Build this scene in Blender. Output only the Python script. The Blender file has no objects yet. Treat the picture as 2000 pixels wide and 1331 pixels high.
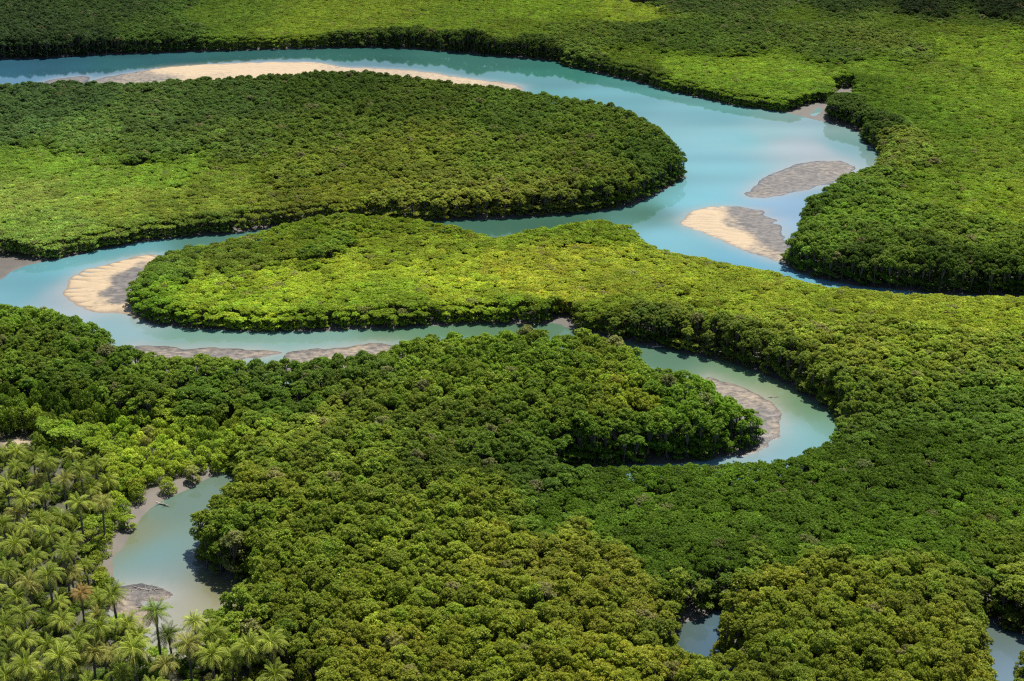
import bpy, math, random
import numpy as np
from mathutils import Vector, Euler

# ------------------------------------------------------------------ camera, sky, sun, exposure
SC = bpy.context.scene
COL = SC.collection
W0, H0 = 2000.0, 1331.0            # size of the photograph the survey below was read from
FPX, PITCH, CAMH = 2778.0, math.radians(23.7), 146.0
cam_d = bpy.data.cameras.new("camera")
cam_d.sensor_width = 36.0
cam_d.lens = 36.0 * FPX / W0
cam_d.clip_start, cam_d.clip_end = 1.0, 30000.0
cam = bpy.data.objects.new("camera", cam_d)
cam.location = (0, 0, CAMH)
cam.rotation_euler = (math.pi / 2 - PITCH, 0, 0)
COL.objects.link(cam)
SC.camera = cam

SUN_EL, SUN_AZ = math.radians(62), math.radians(22)      # azimuth from +Y towards +X
world = bpy.data.worlds.new("World")
SC.world = world
world.use_nodes = True
wn = world.node_tree
wn.nodes.clear()
sky = wn.nodes.new("ShaderNodeTexSky")
sky.sky_type = 'NISHITA'
sky.sun_disc = False
sky.sun_elevation, sky.sun_rotation = SUN_EL, SUN_AZ
sky.altitude = 20
sky.air_density, sky.dust_density, sky.ozone_density = 1.0, 0.6, 1.5
bg = wn.nodes.new("ShaderNodeBackground")
bg.inputs["Strength"].default_value = 0.08
wo = wn.nodes.new("ShaderNodeOutputWorld")
wn.links.new(sky.outputs[0], bg.inputs[0])
wn.links.new(bg.outputs[0], wo.inputs[0])

sun_d = bpy.data.lights.new("sun", 'SUN')
sun_d.energy, sun_d.angle, sun_d.color = 5.0, math.radians(0.53), (1.0, 0.95, 0.86)
sun = bpy.data.objects.new("sun", sun_d)
to_sun = Vector((math.sin(SUN_AZ) * math.cos(SUN_EL), math.cos(SUN_AZ) * math.cos(SUN_EL), math.sin(SUN_EL)))
sun.rotation_euler = to_sun.to_track_quat('Z', 'Y').to_euler()
sun.location = (0, 300, 400)
COL.objects.link(sun)

vs = SC.view_settings
vs.view_transform, vs.look, vs.exposure, vs.gamma = 'Standard', 'None', 0.8, 1.0
vs.use_curve_mapping = False
SC.cycles.use_denoising = False
SC.cycles.filter_width = 1.25
SC.cycles.max_bounces = 6
SC.cycles.diffuse_bounces = 3
SC.cycles.glossy_bounces = 3
SC.cycles.transmission_bounces = 3
SC.cycles.caustics_reflective = SC.cycles.caustics_refractive = False

rng = np.random.default_rng(7)
random.seed(7)
CP, SP = math.cos(PITCH), math.sin(PITCH)


def ground_at(px, py, z=0.0):
    """point of the level z that the survey photograph shows at pixel px, py"""
    px, py, z = np.asarray(px, float), np.asarray(py, float), np.asarray(z, float)
    u, v = (px - W0 / 2) / FPX, -(py - H0 / 2) / FPX
    dy, dz = CP + SP * v, -SP + CP * v
    t = (z - CAMH) / dz
    return np.stack([u * t, dy * t], -1)


def pixel_of(x, y, z):
    dz = z - CAMH
    dep = y * CP - dz * SP
    up = y * SP + dz * CP
    return W0 / 2 + FPX * x / dep, H0 / 2 - FPX * up / dep, dep


def srgb(c):
    c = np.asarray(c, float) / 255.0
    return np.where(c <= 0.04045, c / 12.92, ((c + 0.055) / 1.055) ** 2.4)


def ring(pts, sub=3):
    """closed shore line: survey points (px, py, height of the edge seen there) -> smooth ring on the ground"""
    a = np.array([(p[0], p[1], p[2] if len(p) > 2 else 0.0) for p in pts], float)
    P = ground_at(a[:, 0], a[:, 1], a[:, 2] * 0.95)
    n = len(P)
    out = []
    for i in range(n):
        p0, p1, p2, p3 = P[i - 1], P[i], P[(i + 1) % n], P[(i + 2) % n]
        for k in range(sub):
            t = k / sub
            m1, m2 = (p2 - p0) * 0.4, (p3 - p1) * 0.4
            L = np.linalg.norm(p2 - p1)
            m1 *= min(1, 1.2 * L / (np.linalg.norm(m1) + 1e-6))
            m2 *= min(1, 1.2 * L / (np.linalg.norm(m2) + 1e-6))
            c = (2 * t ** 3 - 3 * t * t + 1) * p1 + (t ** 3 - 2 * t * t + t) * m1 + (3 * t * t - 2 * t ** 3) * p2 + (t ** 3 - t * t) * m2
            out.append(c)
    return np.array(out)


def signed(P, poly):
    """signed distance to a closed ring, positive inside"""
    P = np.asarray(P, float)
    d2 = np.full(len(P), 1e18)
    ins = np.zeros(len(P), bool)
    x, y = P[:, 0], P[:, 1]
    for i in range(len(poly)):
        ax, ay = poly[i - 1]
        bx, by = poly[i]
        ex, ey = bx - ax, by - ay
        L = ex * ex + ey * ey + 1e-12
        t = np.clip(((x - ax) * ex + (y - ay) * ey) / L, 0, 1)
        dx, dy = x - ax - t * ex, y - ay - t * ey
        np.minimum(d2, dx * dx + dy * dy, out=d2)
        if (ay > -1e9) and ay != by:
            c = ((ay > y) != (by > y))
            ins ^= c & (x < ax + (y - ay) * (ex / (by - ay)))
    d = np.sqrt(d2)
    return np.where(ins, d, -d)


def signed_any(P, polys, reach=40.0):
    P = np.asarray(P, float)
    best = np.full(len(P), -reach)
    for poly in polys:
        lo, hi = poly.min(0) - reach, poly.max(0) + reach
        m = (P[:, 0] > lo[0]) & (P[:, 0] < hi[0]) & (P[:, 1] > lo[1]) & (P[:, 1] < hi[1])
        if m.any():
            best[m] = np.maximum(best[m], signed(P[m], poly))
    return best


def vnoise(P, scale, seed=0):
    """smooth value noise in the plane, 0..1"""
    q = np.asarray(P, float) / scale + seed * 17.31
    i = np.floor(q).astype(np.int64)
    f = q - i
    f = f * f * (3 - 2 * f)

    def h(a, b):
        v = np.sin(a * 127.1 + b * 311.7 + seed * 74.7) * 43758.5453
        return v - np.floor(v)
    a, b = i[:, 0], i[:, 1]
    return ((h(a, b) * (1 - f[:, 0]) + h(a + 1, b) * f[:, 0]) * (1 - f[:, 1])
            + (h(a, b + 1) * (1 - f[:, 0]) + h(a + 1, b + 1) * f[:, 0]) * f[:, 1])


# ------------------------------------------------------------------ survey of the shores
RIVER_A = [(-150, 124), (0, 117), (60, 116), (200, 108), (420, 101), (640, 95), (760, 94), (850, 100), (960, 110), (1050, 117), (1088, 121),
           (1096, 128), (1120, 134), (1180, 147), (1240, 161), (1300, 178), (1360, 191), (1430, 207), (1490, 215), (1540, 222), (1575, 231),
           (1610, 240), (1650, 251), (1678, 263), (1684, 280), (1705, 291), (1714, 300),
           (1715, 312, 2), (1692, 327, 6), (1655, 331, 7), (1625, 346, 8), (1595, 369, 8), (1568, 396, 6), (1562, 430, 5), (1545, 465, 5), (1524, 490, 3),
           (1528, 518), (1560, 536), (1620, 551), (1700, 563), (1800, 573), (1900, 578), (2000, 581), (2200, 586), (2330, 590),
           (2330, 596, 4), (2200, 581, 4), (2000, 575, 4), (1850, 572, 4), (1760, 568, 4), (1680, 560, 4), (1620, 554, 4), (1560, 542, 4), (1520, 527, 4),
           (1460, 517, 4), (1400, 505, 4), (1320, 489, 4), (1262, 472, 4), (1250, 447, 5), (1242, 436, 5),
           (1345, 344), (1342, 320, 5), (1336, 292, 8), (1301, 253, 8), (1260, 228, 8), (1210, 208, 8), (1150, 195, 8), (1060, 180, 8), (1000, 171, 8),
           (900, 161, 8), (840, 151, 8), (760, 145, 8), (700, 140, 8), (620, 141, 8), (560, 146, 8), (500, 150, 7), (440, 153, 7), (380, 158, 6),
           (300, 164, 6), (200, 163, 6), (100, 163, 6), (0, 166, 6), (-150, 167, 6)]
RIVER_B = [(1345, 341), (1338, 348), (1310, 367), (1270, 387), (1240, 401), (1180, 412), (1100, 420), (1020, 426), (940, 430), (880, 432), (800, 432),
           (700, 434), (600, 439), (520, 448), (440, 459), (380, 463), (300, 471), (240, 481), (180, 493), (120, 506), (60, 518), (30, 529),
           (0, 548), (-90, 575), (-180, 600), (-180, 620, 8), (-60, 585, 9), (0, 584, 9), (40, 587, 9), (80, 592, 9), (110, 601, 9), (150, 609, 9), (190, 624, 9),
           (230, 654, 9), (250, 674, 8), (285, 684, 7), (310, 692, 7), (360, 700, 7), (440, 695, 7), (500, 706, 7), (560, 706, 7), (620, 700, 7),
           (680, 692, 7), (740, 684, 8), (790, 666, 8), (850, 654, 8), (900, 656, 8), (960, 654, 8), (985, 656, 8), (1005, 644, 9), (1060, 639, 9),
           (1100, 647, 9), (1160, 644, 9), (1210, 659, 9), (1250, 679, 9), (1270, 694, 9), (1290, 714, 9), (1320, 716, 9), (1360, 729, 9), (1400, 749, 8),
           (1440, 779, 7), (1470, 799, 6.5), (1492, 818, 5), (1494, 840, 3.5), (1486, 862, 1.5), (1450, 886), (1420, 894), (1350, 904), (1250, 911), (1150, 916),
           (1095, 918), (1100, 900, 6), (1150, 902, 6), (1280, 899, 6), (1400, 896, 6), (1480, 892, 6), (1520, 888, 6), (1560, 875, 6), (1600, 858, 6),
           (1626, 834, 6), (1634, 823), (1612, 801), (1580, 781), (1540, 758), (1500, 739), (1440, 717), (1380, 701), (1300, 684), (1240, 672),
           (1180, 659), (1120, 646), (1095, 641), (1080, 632), (1060, 636), (1000, 636), (940, 635), (860, 637), (800, 642), (720, 645), (620, 648),
           (520, 650), (440, 647), (360, 643), (300, 635), (265, 622), (250, 604), (246, 585, 2), (253, 560, 4), (273, 532, 4), (293, 507, 5),
           (340, 488, 5), (390, 478, 5), (440, 467, 5), (500, 452, 5), (560, 438, 5), (620, 425, 5), (700, 421, 5), (760, 423, 5), (870, 433, 5),
           (900, 439, 5), (960, 453, 5), (1000, 448, 5), (1080, 438, 5), (1150, 429, 5), (1200, 429, 5), (1240, 437, 5), (1290, 450), (1350, 400)]
CREEK_C = [(436, 924), (415, 933), (392, 947), (362, 963), (330, 975), (312, 986), (288, 1006), (268, 1034), (256, 1054), (240, 1072), (228, 1092), (232, 1125),
           (238, 1150), (225, 1165), (215, 1185), (222, 1210), (250, 1230), (290, 1275), (330, 1290), (385, 1275),
           (403, 1200, 6), (393, 1168, 7), (386, 1153, 7), (398, 1147, 7), (450, 1150, 7), (480, 1150, 4), (470, 1140), (440, 1136), (395, 1113), (370, 1088), (362, 1058, 4), (372, 1012, 7),
           (385, 987, 8), (402, 962, 8), (432, 937, 8), (452, 925, 6), (448, 918)]
CREEK_D = [(1330, 1232), (1345, 1217), (1385, 1205), (1402, 1192), (1412, 1196), (1404, 1215, 5), (1396, 1235, 6), (1404, 1268, 4), (1420, 1290), (1440, 1320), (1420, 1345), (1390, 1330),
           (1402, 1281, 8.5), (1372, 1264, 8.5), (1340, 1254, 8.5), (1322, 1246, 7)]
CREEK_E = [(1925, 1215), (1945, 1222), (1975, 1235), (2010, 1247), (2090, 1262), (2120, 1290), (2080, 1300), (2020, 1296), (1990, 1300), (1985, 1340), (1990, 1400),
           (1950, 1400), (1945, 1335, 6), (1950, 1310, 6), (1946, 1270, 6), (1938, 1235, 6)]
CLEAR_TOP = [(1168, 7), (1190, 2), (1225, 3), (1236, 9), (1228, 15), (1200, 17), (1176, 14)]
CLEAR_SMALL = [(1226, 14), (1262, 11), (1292, 13), (1300, 19), (1280, 25), (1244, 24)]
INLET = [(1540, 224), (1562, 216), (1582, 205), (1600, 202), (1625, 203), (1638, 197), (1636, 178), (1660, 174), (1662, 196), (1644, 207), (1625, 212), (1614, 218),
         (1610, 232), (1645, 246), (1680, 260), (1650, 262), (1600, 250)]
MUD_LEFT = [(-60, 500), (0, 502), (35, 504), (62, 512), (40, 530), (0, 552), (-60, 572)]
MUD_GAP = [(1081, 637), (1084, 628), (1098, 622), (1112, 628), (1116, 640), (1096, 646)]
CLEAR_SOIL = [(8, 862), (60, 860), (66, 874), (40, 882), (8, 882)]

RILL = [(1600, 210), (1603, 215), (1599, 221), (1590, 226), (1584, 226), (1590, 220), (1595, 212)]
rA, rB, rC, rD, rE, rF = [ring(r) for r in (RIVER_A, RIVER_B, CREEK_C, CREEK_D, CREEK_E, RILL)]
WATERS = [rA, rB, rC, rD, rE, rF]
OPEN = [ring(r) for r in (CLEAR_TOP, CLEAR_SMALL, INLET, MUD_LEFT, MUD_GAP, CLEAR_SOIL)]

# sandbanks: outline, (crest height), list of (px, py, sandiness 0 mud .. 1 pale sand, ripple strength)
BANKS = [
    ("top", [(182, 157), (215, 149), (262, 142), (300, 135), (340, 130), (420, 126), (520, 122), (600, 122), (640, 126), (665, 131), (720, 133), (780, 136),
             (840, 142), (900, 151), (960, 159), (1018, 168), (1000, 190), (900, 184), (800, 176), (700, 172), (560, 178), (440, 186), (300, 192), (200, 190), (178, 170)],
     [(200, 155, .25, .1), (270, 150, .35, .2), (330, 133, .9, .6), (420, 135, 1, .7), (520, 128, 1, 1), (600, 126, .9, 1), (650, 133, .6, .6), (300, 160, .3, .1), (420, 150, .6, .2), (760, 138, .55, .2), (900, 156, .6, .1), (1000, 168, .5, 0)]),
    ("top_small", [(84, 162), (120, 153), (160, 150), (176, 154), (166, 163), (150, 178), (90, 180)], [(120, 158, .1, .1)]),
    ("right_upper", [(1457, 378), (1475, 362), (1500, 345), (1540, 327), (1580, 317), (1640, 313), (1652, 318), (1668, 330), (1640, 352), (1600, 364), (1550, 376), (1500, 386), (1465, 387)],
     [(1470, 375, .25, .1), (1540, 350, .2, .3), (1620, 325, .25, .3), (1560, 368, .05, .4)]),
    ("right_lower", [(1330, 431), (1345, 416), (1380, 406), (1420, 403), (1460, 407), (1492, 411), (1489, 419), (1498, 424), (1519, 430), (1508, 436), (1524, 441), (1534, 462), (1545, 490), (1535, 512), (1520, 512), (1490, 503),
                     (1440, 485), (1390, 463), (1350, 447), (1336, 440)],
     [(1340, 430, .9, .7), (1385, 425, 1, 1), (1400, 450, 1, .8), (1440, 470, .9, .5), (1480, 495, .45, .2), (1400, 408, .7, .8), (1440, 415, .12, .1), (1470, 440, .05, .3), (1510, 470, .03, .4), (1430, 440, .35, .3)]),
    ("loop", [(300, 498), (250, 504), (200, 518), (160, 531), (136, 548), (126, 570), (134, 588), (160, 603), (200, 610), (240, 612), (262, 619), (300, 632), (330, 620), (330, 520)],
     [(280, 505, .9, .6), (220, 520, 1, 1), (160, 550, 1, 1), (140, 570, .9, .9), (170, 590, .95, .6), (215, 604, .9, .2), (240, 606, .8, .1), (200, 560, .9, .4), (195, 590, .6, .1), (215, 575, .05, .1), (235, 550, .02, .2), (262, 535, .03, .2), (230, 590, .02, .1), (245, 520, .95, .5), (275, 518, .4, .2), (280, 560, .02, 0)]),
    ("lower_left", [(262, 676), (300, 678), (350, 681), (440, 681), (520, 685), (546, 690), (520, 698), (480, 704), (440, 730), (330, 730), (270, 715)], [(320, 685, .3, .1), (420, 686, .35, .2), (530, 690, .4, .1), (420, 694, .2, .2)]),
    ("lower_right", [(556, 700), (575, 688), (640, 680), (700, 674), (738, 670), (790, 676), (790, 700), (700, 730), (560, 735)], [(600, 690, .3, .1), (700, 678, .45, .1), (720, 690, .3, .1)]),
    ("near_loop", [(1380, 736), (1405, 742), (1440, 755), (1480, 772), (1510, 793), (1526, 820), (1523, 844), (1502, 864), (1478, 880), (1450, 889), (1425, 885), (1440, 840), (1440, 800), (1380, 760)],
     [(1420, 750, .35, .1), (1480, 780, .4, .2), (1500, 805, .1, .5), (1515, 835, .45, .3), (1490, 860, .25, .4), (1460, 882, .3, .3), (1485, 830, .05, .4), (1505, 800, .45, .1)]),
    ("creek", [(225, 1150), (250, 1143), (290, 1146), (318, 1155), (330, 1163), (318, 1170), (280, 1168), (262, 1176), (270, 1186), (292, 1194), (310, 1212), (280, 1232), (240, 1225), (215, 1190)],
     [(270, 1155, .15, .1), (250, 1185, .4, .1), (285, 1200, .45, 0)]),
]
BANK_RINGS = [ring(b[1], 3) for b in BANKS]

# palm grove and shrub belt on the left
STRIP = ring([(448, 914), (415, 922), (385, 930), (345, 947), (305, 967), (275, 983), (255, 1008), (240, 1036), (214, 1072), (208, 1105), (226, 1160), (240, 1150), (232, 1100), (256, 1056), (288, 1008), (330, 977), (392, 949), (440, 928)], 2)
GROVE = ring([(-320, 838), (-100, 850), (60, 872), (150, 890), (215, 915), (225, 960), (215, 1000), (190, 1040), (178, 1080), (200, 1130), (205, 1180), (235, 1225), (300, 1290), (400, 1308), (520, 1318), (580, 1345), (640, 1400), (660, 1500), (-200, 1500)], 2)
BELT = ring([(-320, 785), (-60, 790), (40, 800), (120, 812), (250, 835), (350, 852), (470, 842), (490, 872), (455, 915), (390, 940), (300, 985), (260, 1010), (240, 1060), (225, 1100), (238, 1150), (205, 1180), (170, 1120),
             (170, 1060), (200, 1000), (215, 915), (150, 880), (60, 862), (-100, 845), (-320, 835)], 2)

# canopy survey: px, py, height in metres, colour there with canopy shade and the haze at left included
CANOPY = """
1300 300 9 48 75 22;1200 250 9 62 85 22;1150 350 9 72 92 25;1000 220 8 55 80 20;1000 320 7.5 75 98 25;1100 400 8 85 100 38;950 390 7 90 105 35;800 200 8 52 72 18;800 300 7 78 95 22;650 160 8.5 45 68 18
620 250 7.5 60 82 20;600 330 6.5 80 100 25;780 390 6.5 92 108 35;650 390 5.5 95 112 35;450 200 7.5 50 75 35;450 270 7 65 88 38;300 230 7 58 82 45;300 290 6.5 62 88 40;100 200 7 45 72 45;60 260 6.5 60 88 55;150 275 6.4 70 98 50
100 310 4 95 130 40;300 330 3.8 95 130 30;200 350 3.8 100 135 45;450 360 4.5 95 120 35;60 380 4 110 135 70;250 400 4 108 132 55;400 410 4.5 100 122 45;500 400 5 95 115 40;100 450 4.2 100 130 65;250 445 4.5 95 122 50;30 480 5 90 125 60
560 420 5 85 100 35;400 440 5.5 75 100 40;50 40 9 25 55 38;150 80 9 25 52 35;300 60 8 40 72 30;450 90 8 48 72 28;200 20 8 32 62 35;450 40 5 70 98 28;600 50 4.5 92 118 20;650 85 7 48 70 22;750 30 4.5 88 112 20;800 85 9 28 48 18
950 80 10 32 52 15;1050 90 9 35 55 15;900 40 4.5 80 108 15;1050 20 4.5 85 115 12;1150 60 7 62 85 18;1000 60 5 75 100 15;1250 30 4 100 125 15;1250 70 7 50 72 20;1350 55 7.5 50 75 22;1350 85 7 45 70 12;1450 80 7 60 85 25
1480 55 7 48 70 20;1600 70 7 60 82 25;1700 75 7 70 90 30;1770 100 6.5 75 100 35;1650 105 6.4 60 85 25;1550 30 6 65 90 22;1750 40 6 65 90 25;1900 40 6 55 78 25;1800 12 9 15 30 12;1950 12 9 10 28 8;1650 8 8 35 55 22;1480 10 7 50 70 30
1350 8 7 40 60 25;1900 60 6 80 105 25;1980 80 5 90 120 20;1900 110 5 95 125 20;1850 130 5 85 112 30;1130 100 7 70 95 35;1150 125 6 50 72 25;1250 110 5 70 95 12;1250 150 5.5 55 75 25;1350 130 4.5 92 125 15;1450 130 4.2 98 130 15
1350 180 5 60 85 20;1450 170 4.2 85 118 12;1550 140 4.2 90 122 12;1600 150 4.2 88 120 12;1550 180 4.5 82 115 15;1500 205 5.5 50 80 20;1560 205 5.5 55 85 18;1600 190 4 75 112 12;1700 130 4.5 82 115 15;1700 165 6 55 85 15;1660 200 7 35 62 15
1650 230 8 42 70 18;1720 235 8 38 65 18;1700 260 8 40 65 20;1800 180 5 80 112 15;1900 180 4.8 88 120 18;1980 160 4.8 100 130 22;1780 220 5 65 98 10;1850 230 5 72 105 15;1950 230 5 85 115 20;1760 260 7 85 105 38;1780 300 7 82 105 32
1720 290 7 78 98 35;1850 300 5 78 108 22;1950 320 5 88 115 30;1700 340 7 75 102 25;1800 360 5 85 115 20;1650 360 7.5 65 95 22;1600 385 8 50 80 22;1650 420 7 72 105 18;1900 380 5 95 125 25;1980 400 5.5 98 125 20;1750 430 7 75 105 20
1600 460 8.5 68 98 25;1560 480 8.5 62 90 28;1700 480 9 65 90 22;1800 470 9 60 82 28;1900 450 8 75 100 22;1900 510 9.5 50 72 22;1980 500 9.5 55 80 15;1800 530 9.5 40 62 15;1650 520 9 48 70 22;1950 550 9 40 60 10
1200 440 5 92 120 15;1150 440 5.5 88 115 15;1240 455 5 100 130 20;1080 450 5 90 118 12;1000 460 4.2 95 122 12;880 440 5 90 115 10;760 430 6 85 108 8;650 435 6.5 80 102 12;580 450 6 75 100 12;640 480 6.4 65 92 10;540 480 5.5 85 108 20
450 490 5.5 82 105 35;350 510 6 80 108 42;300 530 6 80 112 45;420 520 4.5 100 125 30;300 570 5 95 130 12;270 590 5 75 115 10;400 560 4 118 148 8;500 600 4 112 142 8;550 540 3.8 125 152 8;700 520 3.8 118 142 12;750 470 4.5 95 118 12
850 480 4 110 135 18;900 560 3.8 125 150 12;1000 520 3.8 128 145 25;1100 500 3.8 125 142 25;1200 500 3.8 120 140 22;1100 560 3.8 122 140 25;950 600 4.2 110 138 12;700 600 4.2 100 130 10;500 625 4.5 85 118 10;800 610 4.5 95 125 12
1040 605 5 95 125 12;1100 600 5.5 70 95 12;1300 520 3.8 112 132 18;1300 580 4.5 112 135 22;1400 530 4 108 130 15;1200 600 5 95 120 22;1200 640 6.5 65 85 25;1350 640 8 92 112 28;1300 660 7.5 55 75 20;1500 560 4 112 132 25;1480 600 5 105 128 25
1450 690 8.5 65 85 25;1550 640 7 95 115 30;1550 720 9 72 92 28;1620 580 4.5 105 130 20;1700 600 5 105 128 18;1850 600 5 110 132 25;1980 610 5 112 135 25;1700 680 8 92 110 30;1650 750 9 75 98 25;1800 660 7.5 90 112 22;1900 660 7 98 118 30
1980 680 7 88 112 28;1800 740 8 82 105 22;1950 740 7.5 72 98 22;1720 800 7 60 85 18;1850 800 6.5 45 80 8;1980 800 6.5 60 90 12;50 600 9 75 105 18;150 650 9.5 62 90 15;60 680 9 68 92 18;230 700 9 55 82 15;100 750 9 58 82 18;250 760 9 58 80 15
40 790 8 50 75 15;350 720 8.5 68 92 22;450 710 8.5 72 98 22;560 720 8.5 62 88 25;650 700 8.5 55 82 20;700 710 9 55 78 20;800 690 9 75 100 15;400 780 7 50 78 10;550 790 7 52 80 8;700 780 8 68 88 20;900 670 9.5 78 105 15;1000 680 10 70 98 12
1100 680 10 68 95 10;1180 690 10 80 102 15;900 740 9.5 72 95 15;1050 760 9.5 70 95 15;1250 720 9.5 72 100 10;1350 760 9.5 72 105 8;1440 800 8.6 65 105 10;1478 830 7.4 65 105 10;1300 830 9.5 62 95 8;1200 780 9.5 92 110 12;1400 850 9 50 85 8;1200 870 9 52 78 10
1000 840 9 58 82 15;850 830 9 65 85 18;700 850 8 72 95 18;600 830 6.4 90 112 22;550 850 6.4 92 115 20;500 880 6.4 78 100 18;480 830 5.5 95 120 25;600 900 9 72 92 20;480 940 9.5 85 102 20;420 1000 9.5 72 92 15;420 1070 10 62 85 12
550 1000 9.5 75 95 15;700 950 9.5 70 90 18;850 920 9.5 52 70 15;900 980 9.5 75 95 15;1000 920 7 42 65 10;1050 980 6 48 80 8;1150 940 6 45 82 8;1300 930 6 52 88 8;1450 920 6 50 88 8;1550 900 6 50 88 8;1250 1020 5.5 58 88 10;1400 1000 5.5 55 85 8
1550 1000 5.5 52 82 8;1700 900 6 38 72 8;1800 870 6 32 65 8;1900 900 6 50 85 12;1700 960 6 50 82 10;1800 980 5.5 55 88 8;1950 980 5.5 70 98 20;1500 1070 5.5 50 80 8;1700 1060 5.5 55 88 8;1850 1080 5.5 55 90 8;1950 1060 6 68 92 15;1350 1090 6 45 75 8
1980 1120 7 75 92 18;1560 549 4 108 130 18;1650 567 4 108 130 18;1750 581 4 108 130 20;1850 589 4 108 130 22;1950 593 4 108 130 22;1450 521 4 108 130 18;1380 507 4 108 130 18;1150 917 6 46 82 8;1250 914 6 50 86 8;1350 911 6 50 88 8;1480 904 6 50 88 8;1560 882 6 50 88 8;700 1050 9.5 72 92 15;600 1150 10 78 95 18;450 1180 9.5 75 95 15;520 1210 9.5 70 88 15;600 1280 10 72 88 18;800 1050 9 80 100 15;950 1080 9 88 102 15;1100 1080 8 85 98 20;1000 1150 9.5 82 98 18;850 1200 9.5 80 98 15
750 1280 10 85 98 18;950 1290 10 88 105 15;1150 1180 9 85 98 18;1250 1150 8 80 92 15;1150 1290 10 95 110 15;1300 1200 8 55 78 12;1300 1290 9.5 98 112 18;1400 1140 9 80 95 18;1500 1120 10 92 105 18;1650 1120 10 85 100 22;1800 1140 9.5 75 92 20
1450 1220 10 75 92 15;1600 1220 10.5 75 92 18;1500 1300 10.5 65 82 15;1750 1250 10.5 82 98 18;1880 1220 10 85 98 20;1850 1310 10 75 88 18;1950 1160 8.5 72 88 25;1990 1190 8 65 78 28;2000 1300 9 60 75 20
60 840 5 95 125 30;200 850 4.5 105 135 20;300 860 4 115 142 25;400 850 4.5 95 122 22;250 920 4 112 140 15;350 900 3.8 112 138 18;420 890 4.5 95 118 20;20 830 5 85 112 25;220 1000 3.5 95 120 15;250 1100 4 90 110 15;100 960 3 85 115 20
60 1100 3 80 110 18;150 1200 3 85 112 18;100 1300 3.5 90 118 20;300 1310 3.5 85 120 15;450 1310 4 90 115 15;200 1060 3 95 118 25
"""
can = np.array([[float(v) for v in e.split()] for line in CANOPY.strip().splitlines() for e in line.split(";")])
# these were read on the leafy face of a bank, well below the treetops
FACES = {(1800, 530), (1950, 550), (1650, 520), (1560, 480), (1100, 400), (400, 440), (560, 420), (1450, 690), (1550, 720), (1300, 660), (1200, 640), (1400, 850), (1200, 870), (1300, 830), (1478, 830)}
can_xy = ground_at(can[:, 0], can[:, 1], [e[2] * (.35 if (e[0], e[1]) in FACES else 1) for e in can])
can_rgb = srgb(can[:, 3:6])


# channels that keep the canopies of two banks apart (px, py on the ground)
CHANNELS = [[(-150, 140), (0, 140), (400, 118), (900, 130), (1100, 150), (1300, 200), (1500, 250), (1700, 275)],
            [(-180, 596), (0, 552), (120, 515), (300, 480), (440, 463), (520, 453), (600, 447), (700, 442), (800, 439), (940, 440), (1100, 430), (1240, 415), (1345, 345)],
            [(1345, 440), (1528, 523), (1620, 553), (1700, 567), (1800, 578), (1900, 583), (2000, 587), (2330, 596)],
            [(-180, 640), (0, 640), (250, 690), (500, 694), (700, 688), (1000, 668), (1100, 668), (1240, 692), (1300, 708), (1400, 728), (1500, 772), (1600, 812), (1632, 836)],
            [(1120, 915), (1250, 914), (1350, 907), (1420, 899), (1490, 884), (1560, 860), (1632, 836)]]


def banks_of(P):
    px, py, _ = pixel_of(P[:, 0], P[:, 1], 0.0)
    out = []
    for ch in CHANNELS:
        c = np.array(ch, float)
        out.append(np.where((px < c[0, 0]) | (px > c[-1, 0]), 0, np.where(py < np.interp(px, c[:, 0], c[:, 1]), 1, -1)))
    return np.stack(out, -1)


can_bank = banks_of(can_xy)


def canopy_at(P):
    """height and colour of the canopy at ground points, from the survey"""
    P = np.asarray(P, float)
    bank = banks_of(P)
    warp = np.stack([vnoise(P, 14, 3) + 0.5 * vnoise(P, 6, 4) - .75, vnoise(P, 14, 5) + 0.5 * vnoise(P, 6, 6) - .75], -1) * 12
    Q = P + warp
    h = np.zeros(len(P))
    c = np.zeros((len(P), 3))
    for a in range(0, len(P), 8000):
        q = Q[a:a + 8000]
        d2 = ((q[:, None, :] - can_xy[None]) ** 2 * np.array([1.0, 0.45])).sum(-1) + 4.0
        w = d2 ** -2.6
        w *= np.where((bank[a:a + 8000][:, None] * can_bank[None] < 0).any(-1), 1e-5, 1.0)
        w /= w.sum(1, keepdims=True)
        h[a:a + 8000] = w @ can[:, 2]
        c[a:a + 8000] = w @ can_rgb
    return h, c


# ------------------------------------------------------------------ materials
def new_mat(name):
    m = bpy.data.materials.new(name)
    m.use_nodes = True
    nt = m.node_tree
    nt.nodes.clear()
    out = nt.nodes.new("ShaderNodeOutputMaterial")
    return m, nt, out


def N(nt, kind, **kw):
    n = nt.nodes.new(kind)
    for k, v in kw.items():
        setattr(n, k, v)
    return n


def mixcol(nt, a, b, fac, blend='MIX'):
    n = N(nt, "ShaderNodeMix", data_type='RGBA', blend_type=blend)
    for sock, v in ((n.inputs[6], a), (n.inputs[7], b), (n.inputs[0], fac)):
        if isinstance(v, bpy.types.NodeSocket):
            nt.links.new(v, sock)
        else:
            sock.default_value = v
    return n.outputs[2]


def math_n(nt, op, a, b=None, clamp=False):
    n = N(nt, "ShaderNodeMath", operation=op, use_clamp=clamp)
    for i, v in enumerate((a, b)):
        if v is None:
            continue
        if isinstance(v, bpy.types.NodeSocket):
            nt.links.new(v, n.inputs[i])
        else:
            n.inputs[i].default_value = v
    return n.outputs[0]


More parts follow.
